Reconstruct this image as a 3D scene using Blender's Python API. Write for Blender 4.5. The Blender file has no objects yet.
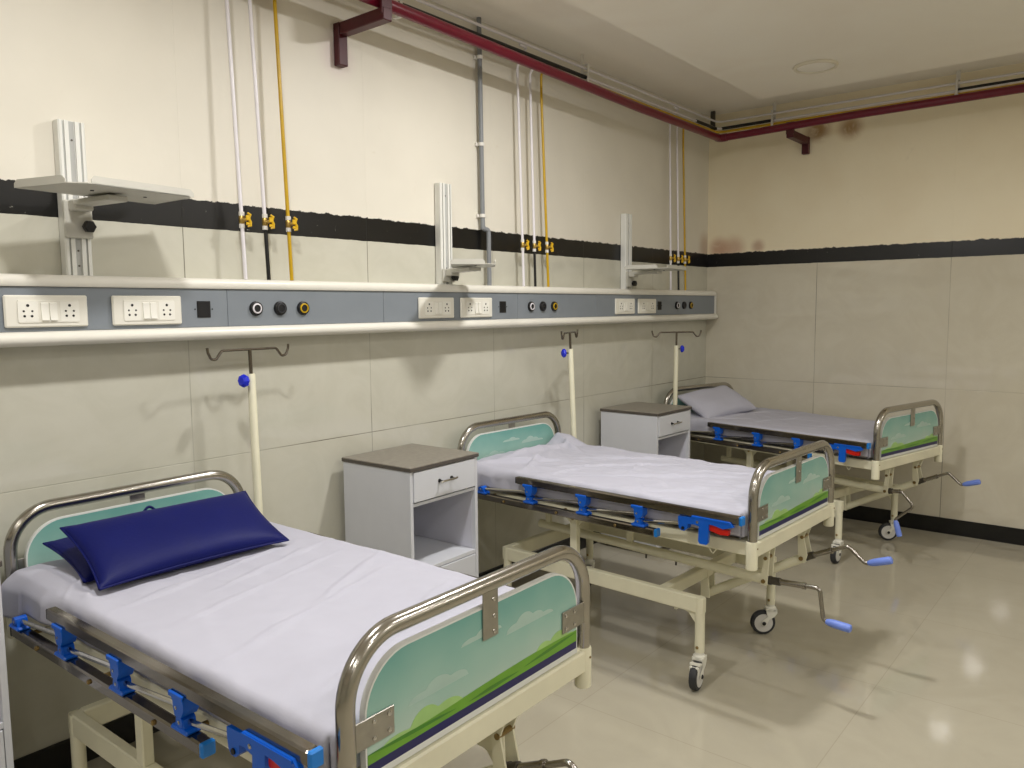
import bpy, bmesh, math, random
from math import pi, sin, cos, radians
from mathutils import Vector, Matrix, noise

S = bpy.context.scene
COL = S.collection
XE = 5.4209          # end wall
ZC = 2.78            # slab ceiling

# ------------------------------------------------------------------ colour / materials
def lin(c):
    return tuple(((v / 255) / 12.92 if v / 255 <= .04045 else ((v / 255 + .055) / 1.055) ** 2.4) for v in c) + (1,)

M = {}
def mat(name, rgb, rough=.5, metal=0., spec=.5, coat=0., noise_amt=.06, noise_scale=12., bump=0., bump_scale=80., emit=None):
    m = bpy.data.materials.new(name); m.use_nodes = True
    nt = m.node_tree; b = nt.nodes['Principled BSDF']
    b.inputs['Roughness'].default_value = rough
    b.inputs['Metallic'].default_value = metal
    b.inputs['Specular IOR Level'].default_value = spec
    b.inputs['Coat Weight'].default_value = coat
    tc = nt.nodes.new('ShaderNodeTexCoord')
    n = nt.nodes.new('ShaderNodeTexNoise'); n.inputs['Scale'].default_value = noise_scale; n.inputs['Detail'].default_value = 4
    nt.links.new(tc.outputs['Object'], n.inputs['Vector'])
    r = nt.nodes.new('ShaderNodeValToRGB')
    c = lin(rgb)
    r.color_ramp.elements[0].position = .3; r.color_ramp.elements[1].position = .7
    r.color_ramp.elements[0].color = tuple(v * (1 - noise_amt) for v in c[:3]) + (1,)
    r.color_ramp.elements[1].color = tuple(min(1, v * (1 + noise_amt)) for v in c[:3]) + (1,)
    nt.links.new(n.outputs['Fac'], r.inputs['Fac'])
    nt.links.new(r.outputs['Color'], b.inputs['Base Color'])
    if bump:
        n2 = nt.nodes.new('ShaderNodeTexNoise'); n2.inputs['Scale'].default_value = bump_scale; n2.inputs['Detail'].default_value = 6
        nt.links.new(tc.outputs['Object'], n2.inputs['Vector'])
        bp = nt.nodes.new('ShaderNodeBump'); bp.inputs['Strength'].default_value = bump; bp.inputs['Distance'].default_value = .004
        nt.links.new(n2.outputs['Fac'], bp.inputs['Height']); nt.links.new(bp.outputs['Normal'], b.inputs['Normal'])
    if emit:
        b.inputs['Emission Color'].default_value = lin(emit[0]); b.inputs['Emission Strength'].default_value = emit[1]
    M[name] = m
    return m

mat('cream_paint', (226, 222, 196), .38, spec=.45, noise_amt=.05, noise_scale=9)
mat('white_laminate', (208, 210, 216), .4, noise_amt=.02)
mat('niche_laminate', (206, 206, 216), .5, noise_amt=.02)
mat('stone_laminate', (128, 122, 112), .35, noise_amt=.14, noise_scale=60)
mat('edge_band', (82, 76, 70), .5, noise_amt=.1, noise_scale=60)
mat('stainless', (176, 172, 164), .2, metal=1., noise_amt=.05, noise_scale=20)
mat('rail_steel', (132, 126, 118), .14, metal=1., noise_amt=.05, noise_scale=20)
mat('hook_steel', (112, 104, 94), .25, metal=.9, noise_amt=.05, noise_scale=20)
mat('crank_steel', (158, 153, 146), .24, metal=1., noise_amt=.05, noise_scale=20)
mat('chrome', (200, 198, 194), .12, metal=1., noise_amt=.03)
mat('brushed_plate', (168, 165, 158), .32, metal=1., noise_amt=.08, noise_scale=40)
mat('blue_plastic', (0, 92, 205), .35, noise_amt=.05)
mat('cap_blue', (20, 120, 205), .35, noise_amt=.05)
mat('red_plastic', (200, 30, 18), .35, noise_amt=.05)
mat('lavender_grip', (112, 138, 222), .45, noise_amt=.06, noise_scale=30)
mat('rubber', (46, 47, 50), .65, noise_amt=.15, noise_scale=40)
mat('wheel_grey', (205, 203, 198), .45, noise_amt=.05)
mat('caster_white', (226, 224, 212), .4, noise_amt=.05)
mat('bolt', (150, 128, 84), .35, metal=.9, noise_amt=.1)
mat('black_plastic', (10, 10, 11), .4, noise_amt=.1)
mat('hole', (8, 7, 7), .7, noise_amt=.1)
mat('switch_white', (240, 238, 228), .3, noise_amt=.015)
mat('plate_white', (232, 229, 217), .35, noise_amt=.015)
mat('panel_white', (232, 229, 218), .33, noise_amt=.02)
mat('panel_grey', (128, 135, 142), .42, noise_amt=.03)
mat('aluminium_white', (228, 228, 222), .35, noise_amt=.02)
mat('groove_grey', (178, 179, 176), .4, noise_amt=.03)
mat('tray_grey', (196, 194, 184), .4, noise_amt=.03)
mat('pipe_white', (232, 228, 232), .25, noise_amt=.03)
mat('pipe_black', (8, 8, 8), .4, noise_amt=.1)
mat('pipe_yellow', (196, 158, 10), .3, noise_amt=.06, noise_scale=25)
mat('valve_yellow', (214, 172, 20), .35, noise_amt=.06)
mat('brass', (190, 160, 90), .3, metal=.9, noise_amt=.1)
mat('pipe_red', (104, 6, 34), .3, noise_amt=.08, noise_scale=18)
mat('bracket_maroon', (70, 8, 20), .45, noise_amt=.12, noise_scale=30)
mat('conduit_grey', (128, 131, 134), .45, noise_amt=.05)
mat('clip_white', (225, 222, 215), .45, noise_amt=.03)
mat('steel_dark', (92, 88, 82), .4, metal=.8, noise_amt=.15)
mat('skirting_black', (16, 16, 17), .3, noise_amt=.3, noise_scale=30)
mat('lamp_white', (225, 218, 200), .5, noise_amt=.02)
mat('lamp_off', (246, 242, 234), .45, noise_amt=.02)
mat('lamp_lit', (255, 250, 238), .5, noise_amt=.0, emit=((255, 246, 226), 9.0))
mat('knob_blue', (20, 40, 205), .22, noise_amt=.08, noise_scale=40)
mat('pillow_blue', (6, 15, 84), .5, spec=.2, noise_amt=.06, noise_scale=14, bump=.12, bump_scale=160)
mat('sheet_white', (184, 184, 196), .85, spec=.2, noise_amt=.02, bump=.1, bump_scale=300)
mat('mattress_ticking', (210, 206, 214), .8, noise_amt=.03)
mat('print_edge', (220, 222, 218), .4, noise_amt=.02)
mat('print_navy', (14, 12, 84), .3, noise_amt=.03)
mat('print_grass', (104, 160, 40), .3, noise_amt=.10, noise_scale=18)
mat('print_grass_dark', (66, 128, 28), .3, noise_amt=.08, noise_scale=18)
mat('print_bush', (160, 200, 120), .3, noise_amt=.06, noise_scale=20)
mat('print_cloud', (170, 198, 188), .3, noise_amt=.03, noise_scale=20)

def sky_print():
    m = bpy.data.materials.new('print_sky'); m.use_nodes = True
    nt = m.node_tree; b = nt.nodes['Principled BSDF']; b.inputs['Roughness'].default_value = .25
    b.inputs['Coat Weight'].default_value = .3
    tc = nt.nodes.new('ShaderNodeTexCoord'); sp = nt.nodes.new('ShaderNodeSeparateXYZ')
    nt.links.new(tc.outputs['Object'], sp.inputs[0])
    mr = nt.nodes.new('ShaderNodeMapRange'); mr.inputs['From Min'].default_value = .63; mr.inputs['From Max'].default_value = .83
    nt.links.new(sp.outputs['Z'], mr.inputs['Value'])
    ns = nt.nodes.new('ShaderNodeTexNoise'); ns.inputs['Scale'].default_value = 7; nt.links.new(tc.outputs['Object'], ns.inputs['Vector'])
    ma = nt.nodes.new('ShaderNodeMath'); ma.operation = 'MULTIPLY_ADD'; ma.inputs[1].default_value = .55
    sb = nt.nodes.new('ShaderNodeMath'); sb.operation = 'SUBTRACT'; sb.inputs[1].default_value = .27
    nt.links.new(ns.outputs['Fac'], ma.inputs[0]); nt.links.new(mr.outputs[0], ma.inputs[2]); nt.links.new(ma.outputs[0], sb.inputs[0])
    r = nt.nodes.new('ShaderNodeValToRGB')
    r.color_ramp.elements[0].position = .1; r.color_ramp.elements[0].color = lin((176, 200, 188))
    r.color_ramp.elements[1].position = .95; r.color_ramp.elements[1].color = lin((112, 168, 160))
    e = r.color_ramp.elements.new(.5); e.color = lin((150, 190, 178))
    nt.links.new(sb.outputs[0], r.inputs['Fac']); nt.links.new(r.outputs['Color'], b.inputs['Base Color'])
    M['print_sky'] = m
sky_print()

class NG:
    """tiny node-graph helper"""
    def __init__(s, name):
        s.m = bpy.data.materials.new(name); s.m.use_nodes = True; s.nt = s.m.node_tree; s.b = s.nt.nodes['Principled BSDF']; M[name] = s.m
    def n(s, t, **kw):
        x = s.nt.nodes.new(t)
        for k, v in kw.items(): setattr(x, k, v)
        return x
    def L(s, a, b): s.nt.links.new(a, b)
    def put(s, v, sock):
        if isinstance(v, (int, float)): sock.default_value = v
        elif isinstance(v, tuple): sock.default_value = v
        else: s.L(v, sock)
    def math(s, op, a, b=0., c=None):
        x = s.n('ShaderNodeMath', operation=op); s.put(a, x.inputs[0]); s.put(b, x.inputs[1])
        if c is not None: s.put(c, x.inputs[2])
        return x.outputs[0]
    def ss(s, v, a, b, lo=0., hi=1.):
        x = s.n('ShaderNodeMapRange', interpolation_type='SMOOTHSTEP'); s.put(v, x.inputs['Value'])
        x.inputs['From Min'].default_value = a; x.inputs['From Max'].default_value = b
        x.inputs['To Min'].default_value = lo; x.inputs['To Max'].default_value = hi
        return x.outputs[0]
    def mix(s, f, a, b):
        x = s.n('ShaderNodeMix', data_type='RGBA'); s.put(f, x.inputs[0]); s.put(a, x.inputs[6]); s.put(b, x.inputs[7])
        return x.outputs[2]
    def noise(s, vec, scale, detail=4., dist=0., rough=.5):
        x = s.n('ShaderNodeTexNoise'); s.L(vec, x.inputs['Vector']); x.inputs['Scale'].default_value = scale
        x.inputs['Detail'].default_value = detail; x.inputs['Distortion'].default_value = dist; x.inputs['Roughness'].default_value = rough
        return x.outputs['Fac']

def wall_material(name, axis, off, pitch, stains=(), pc=((221, 216, 202), (228, 223, 209)), tcol=((194, 192, 177), (201, 199, 185))):
    g = NG(name)
    tc = g.n('ShaderNodeTexCoord'); sp = g.n('ShaderNodeSeparateXYZ'); g.L(tc.outputs['Object'], sp.inputs[0])
    P = tc.outputs['Object']; u = sp.outputs[axis]; z = sp.outputs['Z']
    # painted plaster
    n1 = g.noise(P, 2.2, 5); n2 = g.noise(P, 26, 5); n3 = g.noise(P, 7, 8, 1.5, .65)
    paint = g.mix(g.ss(n1, .3, .7), lin(pc[0]), lin(pc[1]))
    paint = g.mix(g.math('MULTIPLY', g.ss(n3, .66, .80), .35), paint, lin((190, 176, 148)))
    for (px, py, pz, rad, col, amt) in stains:
        d = g.n('ShaderNodeVectorMath', operation='DISTANCE'); g.L(P, d.inputs[0]); d.inputs[1].default_value = (px, py, pz)
        f = g.math('MULTIPLY', g.ss(d.outputs['Value'], rad, rad * .15), g.ss(n3, .22, .46))
        paint = g.mix(g.math('MULTIPLY', f, amt), paint, lin(col))
    # tiles
    q = g.math('DIVIDE', g.math('SUBTRACT', u, off), pitch)
    fr = g.math('FRACT', q); du = g.math('MULTIPLY', g.math('MINIMUM', fr, g.math('SUBTRACT', 1., fr)), pitch)
    dz = g.math('ABSOLUTE', g.math('SUBTRACT', z, .9015))
    dmin = g.math('MINIMUM', du, dz)
    joint = g.ss(dmin, .0022, .0009)
    cell = g.n('ShaderNodeCombineXYZ'); g.L(g.math('FLOOR', q), cell.inputs[0]); g.L(g.math('GREATER_THAN', z, .9015), cell.inputs[1])
    wn = g.n('ShaderNodeTexWhiteNoise'); g.L(cell.outputs[0], wn.inputs['Vector'])
    n4 = g.noise(P, 3.5, 8, 2.0, .6)
    tile = g.mix(g.ss(n4, .3, .7), lin(tcol[0]), lin(tcol[1]))
    tile = g.mix(g.math('MULTIPLY', wn.outputs['Value'], .12), tile, lin((180, 177, 162)))
    tile = g.mix(g.math('MULTIPLY', joint, g.ss(g.noise(P, 1.7, 2), .40, .62, .18, .85)), tile, lin((96, 90, 78)))
    # black painted band with ragged edges
    e1 = g.math('ADD', g.math('MULTIPLY', g.math('SUBTRACT', g.noise(P, 24, 7, 0, .75), .5), .040), z)
    e0 = g.math('ADD', g.math('MULTIPLY', g.math('SUBTRACT', g.noise(P, 22, 4), .5), .006), z)
    isband = g.math('MULTIPLY', g.math('GREATER_THAN', e0, 1.7045), g.math('LESS_THAN', e1, 1.800))
    ispaint = g.math('GREATER_THAN', e1, 1.800)
    n5 = g.noise(P, 38, 7, .8, .7)
    band = g.mix(g.ss(n5, .67, .72), lin((8, 8, 9)), lin((190, 186, 176)))
    c = g.mix(ispaint, tile, paint); c = g.mix(isband, c, band)
    g.L(c, g.b.inputs['Base Color'])
    rough = g.math('ADD', g.math('MULTIPLY', ispaint, .45), g.math('MULTIPLY', isband, .25))
    g.L(g.math('ADD', rough, .05), g.b.inputs['Roughness'])
    bp = g.n('ShaderNodeBump'); bp.inputs['Strength'].default_value = .35; bp.inputs['Distance'].default_value = .003
    h = g.math('SUBTRACT', g.math('MULTIPLY', g.math('MULTIPLY', n2, ispaint), .6), joint)
    g.L(h, bp.inputs['Height']); g.L(bp.outputs['Normal'], g.b.inputs['Normal'])

wall_material('wall_back_finish', 'X', 1.394, .8055,
              [(2.07, 0, 2.42, .12, (214, 196, 196), .6), (1.75, 0, 2.52, .1, (170, 160, 140), .4), (5.38, 0, 1.85, .14, (176, 140, 110), .5)])
wall_material('wall_right_finish', 'Y', -.79, .797,
              [(XE, -.77, 2.575, .11, (158, 112, 48), .85), (XE, -.975, 2.56, .105, (158, 112, 48), .8),
               (XE, -.09, 1.835, .11, (186, 132, 104), .7), (XE, -.2, 1.83, .12, (186, 132, 104), .55), (XE, -.38, 1.835, .07, (170, 120, 92), .6)],
              ((242, 230, 200), (247, 237, 209)), ((208, 201, 182), (214, 208, 190)))
wall_material('wall_other_finish', 'X', .3, .8055)

def floor_material():
    g = NG('floor_finish')
    tc = g.n('ShaderNodeTexCoord'); sp = g.n('ShaderNodeSeparateXYZ'); g.L(tc.outputs['Object'], sp.inputs[0]); P = tc.outputs['Object']
    def dist(u, off):
        q = g.math('DIVIDE', g.math('SUBTRACT', u, off), .8); fr = g.math('FRACT', q)
        return g.math('MULTIPLY', g.math('MINIMUM', fr, g.math('SUBTRACT', 1., fr)), .8), g.math('FLOOR', q)
    dx, ix = dist(sp.outputs['X'], 3.055); dy, iy = dist(sp.outputs['Y'], -1.826)
    j = g.ss(g.math('MINIMUM', dx, dy), .0022, .0008)
    cell = g.n('ShaderNodeCombineXYZ'); g.L(ix, cell.inputs[0]); g.L(iy, cell.inputs[1])
    wn = g.n('ShaderNodeTexWhiteNoise'); g.L(cell.outputs[0], wn.inputs['Vector'])
    n = g.noise(P, 2.6, 7, 1.5, .6)
    c = g.mix(g.ss(n, .3, .7), lin((172, 166, 148)), lin((178, 172, 154)))
    c = g.mix(g.math('MULTIPLY', wn.outputs['Value'], .15), c, lin((160, 150, 130)))
    n2 = g.noise(P, 9, 8, 2.5, .7)
    c = g.mix(g.math('MULTIPLY', g.ss(n2, .70, .80), .25), c, lin((120, 110, 92)))
    c = g.mix(g.math('MULTIPLY', j, .22), c, lin((104, 96, 82)))
    g.L(c, g.b.inputs['Base Color'])
    g.L(g.ss(n2, .2, .8, .045, .12), g.b.inputs['Roughness'])
    bp = g.n('ShaderNodeBump'); bp.inputs['Strength'].default_value = .04; bp.inputs['Distance'].default_value = .01
    g.L(g.noise(P, 6, 2), bp.inputs['Height']); g.L(bp.outputs['Normal'], g.b.inputs['Normal'])
floor_material()

def ceiling_material():
    g = NG('ceiling_finish')
    tc = g.n('ShaderNodeTexCoord'); P = tc.outputs['Object']
    n = g.noise(P, 1.6, 6, .8)
    c = g.mix(g.ss(n, .3, .7), lin((242, 235, 223)), lin((246, 241, 230)))
    n2 = g.noise(P, 12, 8, 2, .7)
    c = g.mix(g.math('MULTIPLY', g.ss(n2, .70, .8), .2), c, lin((150, 138, 118)))
    g.L(c, g.b.inputs['Base Color']); g.b.inputs['Roughness'].default_value = .8
ceiling_material()

# ------------------------------------------------------------------ mesh builder
def fillet(pts, r, n=6):
    """polyline with its inner corners rounded"""
    pts = [Vector(p) for p in pts]; out = [pts[0]]
    for i in range(1, len(pts) - 1):
        a, b, c = pts[i - 1], pts[i], pts[i + 1]
        u, w = (a - b), (c - b); lu, lw = u.length, w.length
        if lu < 1e-6 or lw < 1e-6: continue
        u /= lu; w /= lw
        ang = u.angle(w)
        if ang > pi - .02: out.append(b); continue
        rr = r[i - 1] if isinstance(r, (list, tuple)) else r
        t = min(rr / math.tan(ang / 2), lu * .49, lw * .49); rad = t * math.tan(ang / 2)
        ctr = b + (u + w).normalized() * (rad / sin(ang / 2))
        p0, p1 = b + u * t, b + w * t
        v0, v1 = p0 - ctr, p1 - ctr
        for k in range(n + 1):
            out.append(ctr + v0.normalized().slerp(v1.normalized(), k / n) * rad if v0.length > 1e-6 else p0)
    out.append(pts[-1]); return out

class MB:
    def __init__(s): s.v = []; s.f = []; s.mi = []; s.mats = []
    def _m(s, m):
        if m not in s.mats: s.mats.append(m)
        return s.mats.index(m)
    def add(s, vs, fs, m):
        o = len(s.v); s.v += [tuple(v) for v in vs]; k = s._m(m)
        for f in fs: s.f.append(tuple(i + o for i in f)); s.mi.append(k)
        return s
    def box(s, c, d, m, bev=.002, rot=None):
        c = Vector(c); hx, hy, hz = d[0] / 2, d[1] / 2, d[2] / 2; b = min(bev, hx * .9, hy * .9, hz * .9)
        bm = bmesh.new()
        for sx in (-1, 1):
            for sy in (-1, 1):
                for sz in (-1, 1):
                    if b > 0:
                        bm.verts.new((sx * hx, sy * (hy - b), sz * (hz - b))); bm.verts.new((sx * (hx - b), sy * hy, sz * (hz - b))); bm.verts.new((sx * (hx - b), sy * (hy - b), sz * hz))
                    else: bm.verts.new((sx * hx, sy * hy, sz * hz))
        bmesh.ops.convex_hull(bm, input=bm.verts[:])
        bmesh.ops.dissolve_limit(bm, angle_limit=.01, verts=bm.verts[:], edges=bm.edges[:])
        bm.normal_update(); bm.verts.index_update()
        R = rot if rot else Matrix.Identity(3)
        s.add([R @ v.co + c for v in bm.verts], [[v.index for v in f.verts] for f in bm.faces], m); bm.free(); return s
    def span(s, a, b, m, bev=.002):
        return s.box([(a[i] + b[i]) / 2 for i in range(3)], [abs(b[i] - a[i]) for i in range(3)], m, bev)
    def bar(s, p0, p1, w, h, m, up=(0, 0, 1), bev=.002):
        """box bar from p0 to p1: w across, h along up"""
        p0, p1 = Vector(p0), Vector(p1); y = (p1 - p0); L = y.length; y.normalize(); x = y.cross(Vector(up)).normalized(); z = x.cross(y)
        R = Matrix((x, y, z)).transposed()
        return s.box((p0 + p1) / 2, (w, L, h), m, bev, R)
    def tube(s, pts, r, m, n=14, cap=True):
        pts = [Vector(p) for p in pts]; N = len(pts); rs = r if isinstance(r, (list, tuple)) else [r] * N
        vs = []; fs = []; prev = None; x = None
        for i, p in enumerate(pts):
            t = ((pts[min(i + 1, N - 1)] - p).normalized() + (p - pts[max(i - 1, 0)]).normalized()).normalized()
            if x is None:
                a = Vector((0, 0, 1)) if abs(t.z) < .9 else Vector((1, 0, 0)); x = t.cross(a).normalized()
            else:
                x = (x - t * x.dot(t)).normalized()
            y = t.cross(x)
            for k in range(n):
                a = 2 * pi * k / n; vs.append(p + (x * cos(a) + y * sin(a)) * rs[i])
        for i in range(N - 1):
            for k in range(n):
                fs.append((i * n + k, i * n + (k + 1) % n, (i + 1) * n + (k + 1) % n, (i + 1) * n + k))
        if cap: fs.append(tuple(range(n))[::-1]); fs.append(tuple(range((N - 1) * n, N * n)))
        return s.add(vs, fs, m)
    def cyl(s, p0, p1, r, m, n=18, r1=None): return s.tube([p0, p1], [r, r if r1 is None else r1], m, n)
    def lathe(s, prof, o, ax, m, n=20):
        """prof: (distance along axis, radius)"""
        o, ax = Vector(o), Vector(ax).normalized()
        return s._lathe(prof, o, ax, m, n)
    def _lathe(s, prof, o, ax, m, n):
        a = Vector((0, 0, 1)) if abs(ax.z) < .9 else Vector((1, 0, 0)); x = ax.cross(a).normalized(); y = ax.cross(x); vs = []; fs = []
        for d, r in prof:
            for k in range(n): t = 2 * pi * k / n; vs.append(o + ax * d + (x * cos(t) + y * sin(t)) * max(r, 1e-5))
        for i in range(len(prof) - 1):
            for k in range(n): fs.append((i * n + k, (i + 1) * n + k, (i + 1) * n + (k + 1) % n, i * n + (k + 1) % n))
        fs.append(tuple(range(n))); fs.append(tuple(range((len(prof) - 1) * n, len(prof) * n))[::-1])
        return s.add(vs, fs, m)
    def prism(s, poly, fn, a, b, m):
        """2-D outline pushed from depth a to depth b; fn(u,v,d) -> point"""
        n = len(poly); vs = [fn(u, w, a) for u, w in poly] + [fn(u, w, b) for u, w in poly]
        fs = [tuple(range(n))[::-1], tuple(range(n, 2 * n))] + [(i, (i + 1) % n, n + (i + 1) % n, n + i) for i in range(n)]
        return s.add(vs, fs, m)
    def build(s, name, parent=None, sharp=35, sub=0):
        me = bpy.data.meshes.new(name); me.from_pydata(s.v, [], s.f)
        for m in s.mats: me.materials.append(M[m])
        me.polygons.foreach_set('material_index', s.mi)
        bm = bmesh.new(); bm.from_mesh(me); bmesh.ops.recalc_face_normals(bm, faces=bm.faces[:]); bm.to_mesh(me); bm.free()
        me.polygons.foreach_set('use_smooth', [True] * len(me.polygons)); me.set_sharp_from_angle(angle=radians(sharp))
        o = bpy.data.objects.new(name, me); COL.objects.link(o)
        if parent: o.parent = parent
        return o

def tag(o, label, cat, group=None):
    o['label'] = label; o['category'] = cat
    if group: o['group'] = group
    return o
def empty(name, loc, rz=0):
    o = bpy.data.objects.new(name, None); COL.objects.link(o); o.location = loc; o.rotation_euler = (0, 0, rz); o.empty_display_size = .1
    return o
def struct(o): o['kind'] = 'structure'; return o
def dup(o, parent=None):
    c = o.copy(); COL.objects.link(c)
    if parent: c.parent = parent
    for ch in [k for k in o.children]: dup(ch, c)
    return c

# ------------------------------------------------------------------ the room
X0, Y0 = -3.4, -5.2
def quadbox(name, a, b, m):
    return struct(MB().span(a, b, m, 0).build(name))
quadbox('floor', (X0 - .1, Y0 - .1, -.1), (XE + .1, .1, 0), 'floor_finish')
quadbox('wall_back', (X0 - .1, 0, 0), (XE + .12, .12, ZC), 'wall_back_finish')
quadbox('wall_right', (XE, Y0 - .1, 0), (XE + .12, 0, ZC), 'wall_right_finish')
quadbox('wall_left', (X0 - .12, Y0 - .1, 0), (X0, 0, ZC), 'wall_other_finish')
quadbox('wall_front', (X0, Y0 - .12, 0), (XE, Y0, ZC), 'wall_other_finish')
c = MB().span((X0 - .1, Y0 - .1, ZC), (XE + .12, .12, ZC + .1), 'ceiling_finish', 0)
struct(c.build('ceiling'))
c = MB().span((X0, Y0, 2.69), (4.86, -.595, ZC - .001), 'ceiling_finish', .002)
struct(c.build('trim_1'))           # lowered plaster ceiling in the middle of the room
b = MB().span((X0, -.012, 0), (XE, 0, .098), 'skirting_black', .003); struct(b.build('baseboard_back'))
b = MB().span((XE - .012, Y0, 0), (XE, -.012, .098), 'skirting_black', .003); struct(b.build('baseboard_right'))

# ------------------------------------------------------------------ lamps
def lamp(x, y, lit, label):
    r = empty('ceiling_light', (x, y, 2.69)); tag(r, label, 'ceiling light', 'round lights in the lowered ceiling' if lit else None)
    MB().lathe([(0, .112), (.004, .114), (.012, .110), (.013, .098), (.006, .095), (0, .095)], (0, 0, 0), (0, 0, -1), 'lamp_white', 40).build('trim_ring', r)
    MB().lathe([(0, .094), (.006, .094), (.008, .080), (.009, .0)], (0, 0, 0), (0, 0, -1), 'lamp_lit' if lit else 'lamp_off', 40).build('diffuser', r)
    return r
lamp(4.39, -1.09, False, 'round unlit ceiling light flush in the lowered ceiling near the corner')
LAMPS = [(2.62, -1.17, 1.62), (.88, -1.17, 1.3), (-1.15, -1.17, .75), (2.62, -3.0, .55), (.88, -3.0, .52), (-1.15, -3.0, .65), (2.62, -4.5, .6), (.88, -4.5, .6), (-1.15, -4.5, .6), (4.39, -4.5, 1.0)]  # rearmost row is unseen, added for soft fill bounced off the front wall
POWER = 17.0
for x, y, k in LAMPS:
    if k <= 0: continue
    lamp(x, y, True, 'round lit ceiling light in the lowered ceiling, outside the view, rearmost row added for fill light')
    ld = bpy.data.lights.new('lamp_glow', 'AREA'); ld.shape = 'DISK'; ld.size = .17; ld.energy = POWER * k; ld.color = (1.0, .978, .965); ld.spread = pi
    lo = bpy.data.objects.new('lamp_glow', ld); COL.objects.link(lo); lo.location = (x, y, 2.678)

# ------------------------------------------------------------------ hospital bed (local frame: x across, y = -l towards the foot)
W2, L, HT, PB = .380, 1.434, .884, .507
def bedpoint(x, l, z): return Vector((x, -l, z))

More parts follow.
